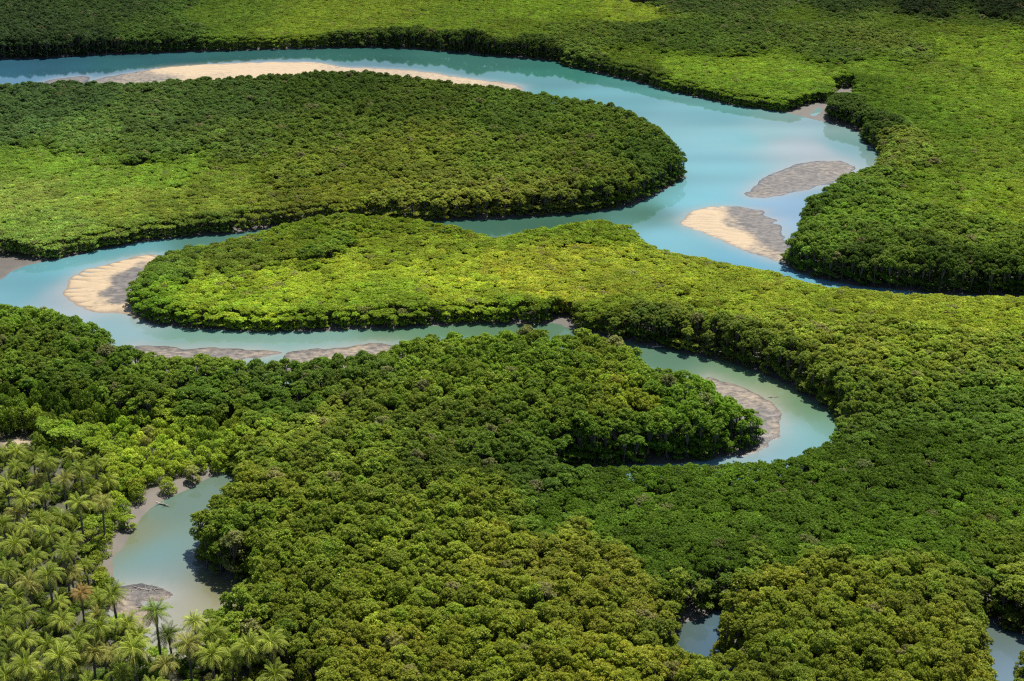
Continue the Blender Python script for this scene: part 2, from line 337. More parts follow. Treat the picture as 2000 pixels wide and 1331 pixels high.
def leaf_material(name, gloss=0.5, trans=0.45):
    m, nt, out = new_mat(name)
    tint = N(nt, "ShaderNodeAttribute", attribute_type='INSTANCER', attribute_name="tint")
    lv = N(nt, "ShaderNodeAttribute", attribute_type='GEOMETRY', attribute_name="lv")
    hs = N(nt, "ShaderNodeHueSaturation")
    nt.links.new(tint.outputs["Color"], hs.inputs["Color"])
    nt.links.new(math_n(nt, 'ADD', math_n(nt, 'MULTIPLY', lv.outputs["Fac"], -0.05), 0.525), hs.inputs["Hue"])
    nt.links.new(math_n(nt, 'ADD', math_n(nt, 'MULTIPLY', lv.outputs["Fac"], 0.95), 0.52), hs.inputs["Value"])
    nt.links.new(math_n(nt, 'ADD', math_n(nt, 'MULTIPLY', lv.outputs["Fac"], -0.12), 0.99), hs.inputs["Saturation"])
    pb = N(nt, "ShaderNodeBsdfPrincipled")
    nt.links.new(hs.outputs[0], pb.inputs["Base Color"])
    pb.inputs["Roughness"].default_value = gloss
    pb.inputs["Specular IOR Level"].default_value = 0.04
    tr = N(nt, "ShaderNodeBsdfTranslucent")
    nt.links.new(mixcol(nt, hs.outputs[0], (1.0, 1.0, 0.35, 1), 1.0, 'MULTIPLY'), tr.inputs["Color"])
    mx = N(nt, "ShaderNodeMixShader")
    mx.inputs[0].default_value = trans
    nt.links.new(pb.outputs[0], mx.inputs[1])
    nt.links.new(tr.outputs[0], mx.inputs[2])
    nt.links.new(mx.outputs[0], out.inputs[0])
    return m


def bark_material(name, dark, light):
    m, nt, out = new_mat(name)
    tc = N(nt, "ShaderNodeTexCoord")
    no = N(nt, "ShaderNodeTexNoise")
    no.inputs["Scale"].default_value = 3.0
    no.inputs["Detail"].default_value = 5
    nt.links.new(tc.outputs["Object"], no.inputs["Vector"])
    pb = N(nt, "ShaderNodeBsdfPrincipled")
    pb.inputs["Roughness"].default_value = 0.85
    nt.links.new(mixcol(nt, (*dark, 1), (*light, 1), no.outputs[0]), pb.inputs["Base Color"])
    nt.links.new(pb.outputs[0], out.inputs[0])
    return m


M_LEAF = leaf_material("mangrove leaves")
M_FROND = leaf_material("palm frond", 0.38, 0.25)
M_BARK = bark_material("grey mangrove bark", (0.05, 0.042, 0.034), (0.19, 0.165, 0.14))
M_PALMBARK = bark_material("palm bark", (0.05, 0.043, 0.035), (0.17, 0.15, 0.12))
M_WOOD = bark_material("weathered driftwood", (0.10, 0.085, 0.07), (0.42, 0.38, 0.33))


def ground_material():
    m, nt, out = new_mat("tidal mud and soil")
    geo = N(nt, "ShaderNodeNewGeometry")
    n1 = N(nt, "ShaderNodeTexNoise")
    n1.inputs["Scale"].default_value = 0.25
    n1.inputs["Detail"].default_value = 8
    n2 = N(nt, "ShaderNodeTexNoise")
    n2.inputs["Scale"].default_value = 2.2
    n2.inputs["Detail"].default_value = 6
    for n in (n1, n2):
        nt.links.new(geo.outputs["Position"], n.inputs["Vector"])
    kind = N(nt, "ShaderNodeAttribute", attribute_type='GEOMETRY', attribute_name="soil")     # 0 mud .. 1 pale sand
    green = N(nt, "ShaderNodeAttribute", attribute_type='GEOMETRY', attribute_name="litter")   # leaf litter and seedlings
    mud = mixcol(nt, (0.035, 0.03, 0.024, 1), (0.105, 0.09, 0.074, 1), n1.outputs[0])
    mud = mixcol(nt, mud, (0.04, 0.033, 0.027, 1), math_n(nt, 'MULTIPLY', n2.outputs[0], 0.6))
    sand = mixcol(nt, (0.36, 0.27, 0.16, 1), (0.46, 0.36, 0.23, 1), n2.outputs[0])
    c = mixcol(nt, mud, sand, kind.outputs["Fac"])
    lit = mixcol(nt, (0.022, 0.024, 0.008, 1), (0.055, 0.055, 0.018, 1), n2.outputs[0])
    c = mixcol(nt, c, lit, green.outputs["Fac"])
    pb = N(nt, "ShaderNodeBsdfPrincipled")
    nt.links.new(c, pb.inputs["Base Color"])
    pb.inputs["Roughness"].default_value = 0.7
    bp = N(nt, "ShaderNodeBump")
    bp.inputs["Strength"].default_value = 0.7
    bp.inputs["Distance"].default_value = 0.12
    nt.links.new(n2.outputs[0], bp.inputs["Height"])
    nt.links.new(bp.outputs[0], pb.inputs["Normal"])
    nt.links.new(pb.outputs[0], out.inputs[0])
    return m


def bank_material():
    m, nt, out = new_mat("sandbank sand and mud")
    geo = N(nt, "ShaderNodeNewGeometry")
    sandy = N(nt, "ShaderNodeAttribute", attribute_type='GEOMETRY', attribute_name="sandy")
    wet = N(nt, "ShaderNodeAttribute", attribute_type='GEOMETRY', attribute_name="wet")
    rip = N(nt, "ShaderNodeAttribute", attribute_type='GEOMETRY', attribute_name="ripple")
    n1 = N(nt, "ShaderNodeTexNoise")
    n1.inputs["Scale"].default_value = 0.7
    n1.inputs["Detail"].default_value = 8
    n1.inputs["Roughness"].default_value = 0.65
    mp = N(nt, "ShaderNodeMapping")
    mp.inputs["Scale"].default_value = (0.75, 1.15, 1)
    nt.links.new(geo.outputs["Position"], mp.inputs[0])
    nt.links.new(mp.outputs[0], n1.inputs["Vector"])
    n2 = N(nt, "ShaderNodeTexNoise")
    n2.inputs["Scale"].default_value = 3.0
    n2.inputs["Detail"].default_value = 4
    nt.links.new(geo.outputs["Position"], n2.inputs["Vector"])
    ramp = N(nt, "ShaderNodeValToRGB")
    ramp.color_ramp.elements[0].position = 0.38
    ramp.color_ramp.elements[0].color = (0.04, 0.035, 0.032, 1)
    ramp.color_ramp.elements[1].position = 0.62
    ramp.color_ramp.elements[1].color = (0.115, 0.102, 0.092, 1)
    nt.links.new(n1.outputs[0], ramp.inputs[0])
    sand = mixcol(nt, (0.26, 0.185, 0.10, 1), (0.38, 0.29, 0.18, 1), n1.outputs[0])
    f = math_n(nt, 'ADD', sandy.outputs["Fac"], math_n(nt, 'MULTIPLY', math_n(nt, 'SUBTRACT', n1.outputs[0], 0.5), 0.8))
    sm = N(nt, "ShaderNodeMapRange", interpolation_type='SMOOTHSTEP')
    sm.inputs[1].default_value, sm.inputs[2].default_value = 0.15, 0.8
    nt.links.new(f, sm.inputs[0])
    c = mixcol(nt, ramp.outputs[0], sand, sm.outputs[0])
    c = mixcol(nt, c, mixcol(nt, c, (0.55, 0.52, 0.50, 1), 1.0, 'MULTIPLY'), wet.outputs["Fac"])
    pb = N(nt, "ShaderNodeBsdfPrincipled")
    nt.links.new(c, pb.inputs["Base Color"])
    nt.links.new(math_n(nt, 'SUBTRACT', 0.75, math_n(nt, 'MULTIPLY', wet.outputs["Fac"], 0.45)), pb.inputs["Roughness"])
    bp = N(nt, "ShaderNodeBump")
    bp.inputs["Strength"].default_value = 0.8
    bp.inputs["Distance"].default_value = 0.10
    nt.links.new(n2.outputs[0], bp.inputs["Height"])
    nt.links.new(bp.outputs[0], pb.inputs["Normal"])
    nt.links.new(pb.outputs[0], out.inputs[0])
    return m


def water_material():
    m, nt, out = new_mat("silty turquoise tidal water")
    geo = N(nt, "ShaderNodeNewGeometry")
    col = N(nt, "ShaderNodeAttribute", attribute_type='GEOMETRY', attribute_name="silt_reflect")
    mp = N(nt, "ShaderNodeMapping")
    mp.inputs["Scale"].default_value = (0.35, 1.0, 1.0)
    nt.links.new(geo.outputs["Position"], mp.inputs[0])
    w1 = N(nt, "ShaderNodeTexNoise")
    w1.inputs["Scale"].default_value = 1.6
    w1.inputs["Detail"].default_value = 4
    nt.links.new(mp.outputs[0], w1.inputs["Vector"])
    w2 = N(nt, "ShaderNodeTexNoise")
    w2.inputs["Scale"].default_value = 0.035
    w2.inputs["Detail"].default_value = 5
    nt.links.new(mp.outputs[0], w2.inputs["Vector"])
    bp = N(nt, "ShaderNodeBump")
    bp.inputs["Strength"].default_value = 0.06
    bp.inputs["Distance"].default_value = 0.06
    nt.links.new(w1.outputs[0], bp.inputs["Height"])
    c = mixcol(nt, col.outputs["Color"], mixcol(nt, col.outputs["Color"], (0.78, 0.86, 0.84, 1), 1.0, 'MULTIPLY'), w2.outputs[0])
    pb = N(nt, "ShaderNodeBsdfPrincipled")
    nt.links.new(c, pb.inputs["Base Color"])
    pb.inputs["IOR"].default_value = 1.33
    pb.inputs["Roughness"].default_value = 0.04
    nt.links.new(bp.outputs[0], pb.inputs["Normal"])
    nt.links.new(pb.outputs[0], out.inputs[0])
    return m


M_GROUND, M_BANK, M_WATER = ground_material(), bank_material(), water_material()


# ------------------------------------------------------------------ mesh helpers
def mesh_from(name, verts, faces, mats, fmat=None, smooth=False, fattr=None, vattr=None, vcol=None):
    me = bpy.data.meshes.new(name)
    verts = np.asarray(verts, np.float32)
    if isinstance(faces, np.ndarray):
        k = faces.shape[1]
        me.vertices.add(len(verts))
        me.vertices.foreach_set("co", verts.ravel())
        me.loops.add(faces.size)
        me.loops.foreach_set("vertex_index", faces.astype(np.int32).ravel())
        me.polygons.add(len(faces))
        me.polygons.foreach_set("loop_start", np.arange(0, faces.size, k, dtype=np.int32))
        me.polygons.foreach_set("loop_total", np.full(len(faces), k, np.int32))
    else:
        me.from_pydata(verts.tolist(), [], faces)
    for m in mats:
        me.materials.append(m)
    if fmat is not None:
        me.polygons.foreach_set("material_index", np.asarray(fmat, np.int32))
    if smooth:
        me.polygons.foreach_set("use_smooth", np.ones(len(me.polygons), bool))
    for nm, a in (fattr or {}).items():
        me.attributes.new(nm, 'FLOAT', 'FACE').data.foreach_set("value", np.asarray(a, np.float32))
    for nm, a in (vattr or {}).items():
        me.attributes.new(nm, 'FLOAT', 'POINT').data.foreach_set("value", np.asarray(a, np.float32))
    for nm, a in (vcol or {}).items():
        a = np.concatenate([a, np.ones((len(a), 1))], 1).astype(np.float32)
        me.attributes.new(nm, 'FLOAT_COLOR', 'POINT').data.foreach_set("color", a.ravel())
    me.update(calc_edges=True)
    me.validate()
    return me


def link(name, me, parent=None):
    o = bpy.data.objects.new(name, me)
    COL.objects.link(o)
    if parent is not None:
        o.parent = parent
    return o


def tag(o, label=None, cat=None, group=None, kind=None):
    if label:
        o["label"] = label
    if cat:
        o["category"] = cat
    if group:
        o["group"] = group
    if kind:
        o["kind"] = kind
    return o


def grid_faces(nx, ny):
    i = np.arange(nx * ny).reshape(ny, nx)
    return np.stack([i[:-1, :-1], i[:-1, 1:], i[1:, 1:], i[1:, :-1]], -1).reshape(-1, 4)


def tubes(paths, sides=5):
    """tapered tubes along polylines [(points, radii)] -> verts, quad faces"""
    V, F = [], []
    for pts, rad in paths:
        pts = [Vector(p) for p in pts]
        base = len(V)
        for i, p in enumerate(pts):
            d = (pts[min(i + 1, len(pts) - 1)] - pts[max(i - 1, 0)]).normalized()
            a = d.cross(Vector((0.13, 0.97, 0.21))).normalized()
            b = d.cross(a)
            for s in range(sides):
                t = 2 * math.pi * s / sides
                V.append(tuple(p + (a * math.cos(t) + b * math.sin(t)) * rad[i]))
        for i in range(len(pts) - 1):
            for s in range(sides):
                F.append((base + i * sides + s, base + i * sides + (s + 1) % sides, base + (i + 1) * sides + (s + 1) % sides, base + (i + 1) * sides + s))
    return np.array(V), np.array(F)


# ------------------------------------------------------------------ ground, water, sandbanks
def axis(lo, hi, step, far_lo, far_hi):
    core = np.arange(lo, hi + step / 2, step)
    g = np.cumsum(step * 1.5 ** np.arange(1, 40))
    left = (lo - g)[(lo - g) > far_lo][::-1]
    right = (hi + g)[(hi + g) < far_hi]
    return np.concatenate([[far_lo], left, core, right, [far_hi]])


xs, ys = axis(-430, 430, 1.7, -9000, 9000), axis(150, 960, 1.7, -3000, 16000)
gx, gy = np.meshgrid(xs, ys)
GP = np.stack([gx.ravel(), gy.ravel()], -1)
sd = signed_any(GP, WATERS)
op = signed_any(GP, OPEN)
n = vnoise(GP, 5, 11)
d = -sd - 0.25 + (n - .5) * 0.9
gz = np.where(d < 0, np.maximum(d * 0.45, -1.6) - 0.02, np.minimum(d * 0.16, 0.4) + 0.55 * np.clip((d - 2.2) / 0.9, 0, 1))
gz = np.where(op > -3, np.minimum(gz, 0.10 + 0.28 * np.clip(-op / 3, 0, 1) + 0.05 * n), gz) if True else gz
gz = np.where(sd > 0.5, np.minimum(gz, -0.15), gz) + np.where(d > 0, (vnoise(GP, 2.3, 12) - .5) * 0.14 * np.clip(d, 0, 1), 0)
soil = np.clip(signed_any(GP, OPEN[:2]) * 0.25 + 0.7, 0, 1) * (.35 + .5 * vnoise(GP, 6, 14))
soil = np.maximum(soil, np.clip(signed_any(GP, OPEN[5:6]) * 0.6 + 0.6, 0, 1) * 0.6)
cb = signed(GP, rC)
leftbank = np.clip(signed_any(GP, [STRIP]) / 2 + 1.5, 0, 1)
soil = np.maximum(soil, leftbank * .14 * vnoise(GP, 3, 13))
litter = np.clip(1 - leftbank * .9, 0, 1) * np.clip((d - 3.0) / 3, 0, 1) * np.clip(-op / 1.5, 0, 1)
me = mesh_from("ground", np.column_stack([GP, gz]), grid_faces(len(xs), len(ys)), [M_GROUND], smooth=True, vattr={"soil": soil, "litter": litter})
tag(link("ground", me), kind="structure")

SILT_REFLECT = """30 140 64 120 145;100 140 62 118 138;250 120 60 118 126;500 108 60 118 118;700 112 64 122 115;900 130 78 140 130;1100 150 70 142 130;1200 185 95 162 160;1400 225 112 176 176;1450 270 130 190 192;1400 320 130 190 196
1545 285 176 190 190;1590 292 178 186 186;1500 262 150 190 185;1640 285 125 172 170;1350 400 130 195 205;1270 425 95 145 130;1100 432 78 124 104;950 442 78 126 108;1300 465 130 190 202;1550 420 150 186 212;1500 512 122 190 214
400 470 95 145 135;250 500 112 182 192;100 540 112 182 192;60 570 116 178 188;135 610 176 192 198;110 575 170 192 200;230 640 146 182 186;400 660 125 168 155;600 662 130 172 162;800 652 104 145 116;950 646 104 142 112;1300 705 112 152 130
1450 742 118 158 120;1500 772 150 165 125;1560 790 112 152 116;1540 850 136 190 196;1480 892 142 186 200;340 990 118 146 132;300 1080 122 168 172;310 1130 142 168 168;340 1200 172 178 172;375 1200 188 182 150;270 1050 140 140 95;430 1140 120 125 75
1360 1240 98 112 85;1395 1260 80 125 165;1960 1250 105 122 105;1985 1300 128 158 182"""
sl = np.array([[float(v) for v in e.split()] for line in SILT_REFLECT.splitlines() for e in line.split(";")])  # bank greens and pool blues carry mirrored trees and sky in the colour
sl_xy, sl_c = ground_at(sl[:, 0], sl[:, 1]), srgb(sl[:, 2:5])


def silt_reflect_at(P):
    d2 = ((P[:, None, :] - sl_xy[None]) ** 2 * np.array([1.0, 0.5])).sum(-1) + 30.0
    w = d2 ** -1.8
    return (w / w.sum(1, keepdims=True)) @ sl_c


def water_sheet(name, polys, step, level=0.0):
    lo = np.min([p.min(0) for p in polys], 0) - 4
    hi = np.max([p.max(0) for p in polys], 0) + 4
    lo, hi = np.maximum(lo, (-460, 120)), np.minimum(hi, (460, 960))
    ax, ay = np.arange(lo[0], hi[0], step), np.arange(lo[1], hi[1], step)
    X, Y = np.meshgrid(ax, ay)
    P = np.stack([X.ravel(), Y.ravel()], -1)
    s = signed_any(P, polys, 8)
    F = grid_faces(len(ax), len(ay))
    keep = (s[F] > -2.2).any(1)
    F = F[keep]
    used = np.unique(F)
    remap = np.full(len(P), -1)
    remap[used] = np.arange(len(used))
    P, F, s = P[used], remap[F], s[used]
    c = silt_reflect_at(P)
    cm = np.array([.14, .36, .40])
    c = cm * (c / cm) ** 1.08 * (.78 + .26 * vnoise(P * np.array([.5, 1.3]), 16, 41)[:, None])
    b = signed_any(P, BANK_RINGS, 9)                       # shoals round the sandbanks: pale sand close below the surface
    sh = np.exp(np.minimum(b, 0) / 2.6) * 0.55
    c = c * (1 - sh[:, None]) + srgb((196, 190, 182)) * sh[:, None]
    me = mesh_from(name, np.column_stack([P, np.full(len(P), level)]), F, [M_WATER], smooth=True, vcol={"silt_reflect": c * 0.45})
    return tag(link(name, me), kind="structure")


water_sheet("river", [rA, rB], 2.0)
for r in (rC, rD, rE):
    water_sheet("creek", [r], 1.0)
water_sheet("creek", [rF], 0.7, 0.012)

for (nm, pts, ctrl), r in zip(BANKS, BANK_RINGS):
    lo, hi = r.min(0) - 1, r.max(0) + 1
    step = max(0.35, math.sqrt((hi - lo).prod() / 26000))
    ax, ay = np.arange(lo[0], hi[0], step), np.arange(lo[1], hi[1], step)
    X, Y = np.meshgrid(ax, ay)
    P = np.stack([X.ravel(), Y.ravel()], -1)
    s = signed(P, r) + (vnoise(P, 5.0, 20) - .5) * 1.6 + (vnoise(P, 2.4, 21) - .5) * 1.0 + (vnoise(P, 1.1, 22) - .5) * 0.35
    F = grid_faces(len(ax), len(ay))
    F = F[(s[F] > -1.0).any(1)]
    used = np.unique(F)
    remap = np.full(len(P), -1)
    remap[used] = np.arange(len(used))
    P, F, s = P[used], remap[F], s[used]
    cc = np.array(ctrl, float)
    cxy = ground_at(cc[:, 0], cc[:, 1])
    w = (((P[:, None] - cxy[None]) ** 2 * np.array([1, .4])).sum(-1) + 1.0) ** -1.6
    w /= w.sum(1, keepdims=True)
    sandy, ripple = w @ cc[:, 2], w @ cc[:, 3]
    ph = P[:, 1] * 2 * math.pi / 3.4 + P[:, 0] * 0.35 + vnoise(P, 9, 23) * 9 + vnoise(P, 3, 24) * 3.0
    wave = np.abs(np.sin(ph * 0.5)) ** 0.8
    z = np.where(s < 0, s * 0.2, np.minimum(s * 0.05, 0.40 + (vnoise(P, 12, 25) - .5) * .25)) + 0.01
    z += np.clip(s / 1.5, 0, 1) * (ripple * 0.36 * (wave - .55) * (.4 + 1.2 * vnoise(P, 7, 27)) + (vnoise(P, 1.6, 26) - .5) * 0.07 * (1 - ripple * .5))
    wet = np.maximum(np.clip(1 - z / 0.16, 0, 1), ripple * np.clip(.45 - wave, 0, 1) * 1.2)
    me = mesh_from("sandbank", np.column_stack([P, z]), F, [M_BANK], smooth=True, vattr={"sandy": sandy, "wet": wet, "ripple": ripple})
    tag(link("sandbank", me), kind="structure")


# ------------------------------------------------------------------ tree kinds
def leaves(centres, normals, size, r, flat=0.55):
    """small leaf clumps: one folded four-sided blade each"""
    n = len(centres)
    nn = normals + r.normal(0, flat, (n, 3)) + np.array([0, 0, 0.6])
    nn /= np.linalg.norm(nn, axis=1, keepdims=True)
    a = np.cross(nn, r.normal(0, 1, (n, 3)))
    a /= np.linalg.norm(a, axis=1, keepdims=True) + 1e-9
    b = np.cross(nn, a)
    L = (size * r.uniform(0.65, 1.35, n))[:, None]
    Wd = L * r.uniform(0.45, 0.75, n)[:, None]
    V = np.stack([centres - a * L * .5, centres + b * Wd * .5 + nn * L * .08, centres + a * L * .5, centres - b * Wd * .5 + nn * L * .08], 1).reshape(-1, 3)
    return V, np.arange(n * 4).reshape(n, 4)


def crown_shape(seed, H, R, n_leaf, size, lobes, base, lobe_r, drop, skirt=0):
    """a crown made of many leafy lobes under an uneven dome; returns leaf mesh arrays and the lobes' centres"""
    r = np.random.default_rng(seed)
    cs, rs = [], []
    ell, eang = r.uniform(.78, 1.0), r.uniform(0, math.pi)
    hole = r.uniform(0, 2 * math.pi)
    for k in range(lobes):
        rad = lobe_r * r.choice([.62, .8, 1.0, 1.25]) * r.uniform(.9, 1.1)
        u = math.sqrt((k + 0.5) / lobes)
        ang = k * 2.39996 + r.uniform(-.9, .9)
        rr = u * (R - rad * 0.6) * r.uniform(0.75, 1.12) * (1 - .3 * max(0, math.cos(ang - hole)))
        x, y = rr * math.cos(ang), rr * math.sin(ang) * ell
        x, y = x * math.cos(eang) - y * math.sin(eang), x * math.sin(eang) + y * math.cos(eang)
        z = base + (H - base) * (1 - drop * u ** 2) - rad - (H - base) * .16 * r.random() ** 2
        cs.append((x, y, z))
        rs.append(rad)
        if u > 0.72 and r.random() < .6:                    # leafy skirts below the rim
            cs.append((x * .92, y * .92, base * r.uniform(.5, 1.0)))
            rs.append(rad * .9)
    for k in range(skirt):                                  # shore trees are leafy down to the mud
        ang, zz = k * 2.39996, (0.10 + 0.9 * ((k * 0.618) % 1)) * base
        rr = (R - lobe_r * .8) * r.uniform(.75, 1.0)
        cs.append((rr * math.cos(ang), rr * math.sin(ang) * ell, zz))
        rs.append(lobe_r * r.uniform(.9, 1.3))
    cs, rs = np.array(cs), np.array(rs)
    cs[:, 2] += H - (cs[:, 2] + rs).max()
    w = rs ** 2 / (rs ** 2).sum()
    idx = r.choice(len(cs), n_leaf * 3, p=w)
    v = r.normal(0, 1, (n_leaf * 3, 3))
    v /= np.linalg.norm(v, axis=1, keepdims=True)
    v[:, 2] = np.where(v[:, 2] < -0.35, -v[:, 2], v[:, 2])
    bump = 1 + 0.16 * np.sin(v[:, 0] * 5 + idx) * np.sin(v[:, 1] * 5 + idx * 2) + 0.17 * r.normal(0, 1, len(v)) * (r.random(len(v)) < .6)
    p = cs[idx] + v * (rs[idx] * np.clip(bump, .5, 1.45))[:, None] * np.array([1, 1, .85])
    q = ((p[:, None] - cs[None]) ** 2 * np.array([1, 1, 1.3])).sum(-1) / rs[None] ** 2
    q[np.arange(len(p)), idx] = 9
    ok = (q.min(1) > 0.5) & (p[:, 2] > 0.12 * H)
    sel = np.flatnonzero(ok)[:n_leaf]
    p, v, idx = p[sel], v[sel], idx[sel]
    V, F = leaves(p, v, size, r)
    lobe_v = r.random(len(cs))
    lv = np.clip(0.25 * lobe_v[idx] + r.beta(1.3, 1.9, len(p)) * 0.8, 0, 1) + (r.random(len(p)) < .035) * .9  # a few leaves made extra pale as painted glints
    return V, F, lv, cs, rs


def wood_shape(seed, H, cs, rs, thick, roots):
    r = random.Random(seed)
    paths = []
    fork = Vector((r.uniform(-.2, .2), r.uniform(-.2, .2), H * r.uniform(.28, .38)))
    paths.append(([(0, 0, -.3), (fork.x * .4, fork.y * .4, fork.z * .5), tuple(fork)], [thick * 1.35, thick, thick * .85]))
    order = sorted(range(len(cs)), key=lambda k: -cs[k][2])[:9]
    for k in order:
        c = Vector(cs[k])
        tip = c + Vector((r.uniform(-.5, .5), r.uniform(-.5, .5), rs[k] * r.uniform(.5, 1.02)))
        mid = fork.lerp(c, .5) + Vector((r.uniform(-.25, .25), r.uniform(-.25, .25), -.15))
        paths.append(([tuple(fork), tuple(mid), tuple(c), tuple(tip)], [thick * .55, thick * .38, thick * .24, thick * .08]))
    for k in range(roots):                                  # arching stilt roots
        a = k * 2 * math.pi / roots + r.uniform(-.3, .3)
        d = r.uniform(.7, 1.4)
        paths.append(([(0, 0, r.uniform(.8, 1.5)), (math.cos(a) * d * .6, math.sin(a) * d * .6, r.uniform(.7, 1.0)), (math.cos(a) * d, math.sin(a) * d, -.3)], [thick * .4, thick * .33, thick * .3]))
    return tubes(paths, 4)


class Kind:
    """a tree kind at one level of detail: crown mesh, trunk mesh, and both in one mesh for far masses"""
    def __init__(self, seed, H, R, n_leaf, size, lobes, base, lobe_r, thick, roots, drop, skirt=0):
        self.H, self.R = H, R
        V, F, lv, cs, rs = crown_shape(seed, H, R, n_leaf, size, lobes, base, lobe_r, drop, skirt)
        TV, TF = wood_shape(seed, H, cs, rs, thick, roots)
        self.parts = (V, F, lv, TV, TF)

    def crown(self):
        V, F, lv, _, _ = self.parts
        return mesh_from("crown", V, F, [M_LEAF], fattr={"lv": lv})

    def trunk(self):
        _, _, _, TV, TF = self.parts
        return mesh_from("trunk", TV, TF, [M_BARK], smooth=True)

    def whole(self):
        V, F, lv, TV, TF = self.parts
        return mesh_from("tree", np.vstack([V, TV]), np.vstack([F, TF + len(V)]), [M_LEAF, M_BARK],
                         fmat=np.r_[np.zeros(len(F)), np.ones(len(TF))], fattr={"lv": np.r_[lv, np.zeros(len(TF))]})


TALL = dict(H=9.0, R=2.4, lobes=34, base=4.4, lobe_r=0.46, thick=.15, roots=6, drop=.30)
LOW = dict(H=4.5, R=2.0, lobes=46, base=2.2, lobe_r=0.30, thick=.07, roots=5, drop=.15)
SHRUB = dict(H=3.6, R=2.3, lobes=20, base=1.0, lobe_r=0.58, thick=.08, roots=0, drop=.5)
near_tall = [Kind(100 + i, n_leaf=3200, size=0.26, **TALL) for i in range(6)]
near_low = [Kind(120 + i, n_leaf=2300, size=0.22, **LOW) for i in range(5)]
near_shrub = [Kind(140 + i, n_leaf=1900, size=0.26, **SHRUB) for i in range(5)]
mid_tall = [Kind(160 + i, n_leaf=1900, size=0.34, **TALL) for i in range(7)]
mid_low = [Kind(180 + i, n_leaf=1500, size=0.27, **LOW) for i in range(7)]
near_tall += [Kind(200 + i, n_leaf=3800, size=0.28, skirt=22, **TALL) for i in range(4)]
near_low += [Kind(210 + i, n_leaf=2800, size=0.23, skirt=16, **LOW) for i in range(3)]
near_shrub += [Kind(220 + i, n_leaf=2200, size=0.26, skirt=8, **SHRUB) for i in range(3)]
mid_tall += [Kind(230 + i, n_leaf=2300, size=0.38, skirt=22, **TALL) for i in range(5)]
mid_low += [Kind(240 + i, n_leaf=1900, size=0.30, skirt=16, **LOW) for i in range(5)]
N_IN = {"mangrove_forest": 7, "low_mangrove_scrub": 7, "mangrove_tree": 6, "low_mangrove": 5, "shrub": 5}   # kinds for closed canopy; the rest stand at the shore


# ------------------------------------------------------------------ where the trees stand
def scatter():
    corners = ground_at([-260, 2260], [-40, -40])
    y0, y1 = 158.0, 905.0
    half1 = corners[1][0] * 1.02
    n_c = 680000
    yy = y0 + (y1 - y0) * rng.random(n_c)
    half = 128 + (half1 - 128) * (yy - 168) / (corners[1][1] - 168)
    keep = rng.random(n_c) < half / half.max()
    yy, half = yy[keep], half[keep]
    xx = (rng.random(len(yy)) * 2 - 1) * half
    P = np.stack([xx, yy], -1)
    s = signed_any(P, WATERS, 12)
    o = signed_any(P, OPEN, 12)
    g = signed_any(P, [GROVE], 12)
    b = signed_any(P, [BELT], 12)
    ok = (s < -0.7) & (o < -1.0)
    cliff = signed(P, rC)
    ok &= ~((signed_any(P, [STRIP], 12) > -.9) & (rng.random(len(P)) < .94))
    ok &= ~((g > 0) & (cliff > -3.0))
    P, s, g, b = P[ok], s[ok], g[ok], b[ok]
    cliff = cliff[ok]
    h, c = canopy_at(P)
    zone = np.where(g > 0, 3, np.where(b > 0, 2, np.where(h > 6.2, 0, 1)))
    gap = np.where(zone == 0, 1.95, np.where(zone == 1, 1.6, np.where(zone == 2, 2.4, 2.5)))
    fringe = (s > -1.9) & (zone == 0) & (rng.random(len(P)) < .6)
    zone = np.where(fringe, 1, zone)
    h = np.where(fringe, 3.2, h)
    gap = np.where(fringe, 1.5, gap)
    gap = gap * np.where((zone == 1) & (h > 5), 1.12, 1.0) * rng.uniform(.85, 1.15, len(P))
    cell = 4.0
    bins, out = {}, []
    keyx, keyy = np.floor(P[:, 0] / cell).astype(int), np.floor(P[:, 1] / cell).astype(int)
    Px, Py = P[:, 0].tolist(), P[:, 1].tolist()
    kx, ky, gp = keyx.tolist(), keyy.tolist(), gap.tolist()
    for i in range(len(Px)):
        x, y, r = Px[i], Py[i], gp[i]
        bad = False
        for a in (-1, 0, 1):
            for c_ in (-1, 0, 1):
                for j in bins.get((kx[i] + a, ky[i] + c_), ()):
                    if (Px[j] - x) ** 2 + (Py[j] - y) ** 2 < r * (gp[j] if gp[j] < r else r):
                        bad = True
                        break
                if bad:
                    break
            if bad:
                break
        if not bad:
            bins.setdefault((kx[i], ky[i]), []).append(i)
            out.append(i)
    out = np.array(out)
    return P[out], s[out], h[out], c[out], zone[out]


TP, TS, TH, TC, TZ = scatter()
nT = len(TP)
shore = np.maximum(TS, signed_any(TP, OPEN, 12)) > -4.2
th = TH * np.where(TZ == 1, rng.uniform(.95, 1.05, nT), rng.uniform(.88, 1.1, nT)) * np.where(rng.random(nT) < .04, 0.85, 1)
roll = np.clip((np.minimum(-TS, 12) - .7) / 5.5, 0, 1)
th *= np.where(TZ < 2, .80 + .20 * roll * (2 - roll) + rng.uniform(-.05, .05, nT) * (1 - roll), 1)
th = np.where(TZ == 3, TH * rng.uniform(.35, .95, nT), th)
tr = np.where(TZ == 0, 2.3, np.where(TZ == 1, 2.0, 2.2)) * rng.uniform(.85, 1.22, nT) * np.clip(th / TH, .8, 1.15)
TINT_GAIN = (2.2, 1.86, 1.0)
jit = np.exp(rng.normal(0, .13, (nT, 1))) * np.exp(rng.normal(0, .035, (nT, 3)))
patch = 0.85 + 0.3 * vnoise(TP, 8, 31) + .12 * (vnoise(TP, 30, 32) - .5)
lum = TC @ np.array([.25, .65, .1])
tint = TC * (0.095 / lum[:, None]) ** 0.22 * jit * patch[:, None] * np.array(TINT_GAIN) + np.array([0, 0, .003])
pale = rng.random(nT) < .018                                # half bare, greyish crowns
tint[pale] = tint[pale] * .5 + np.array([.20, .165, .085]) * .6
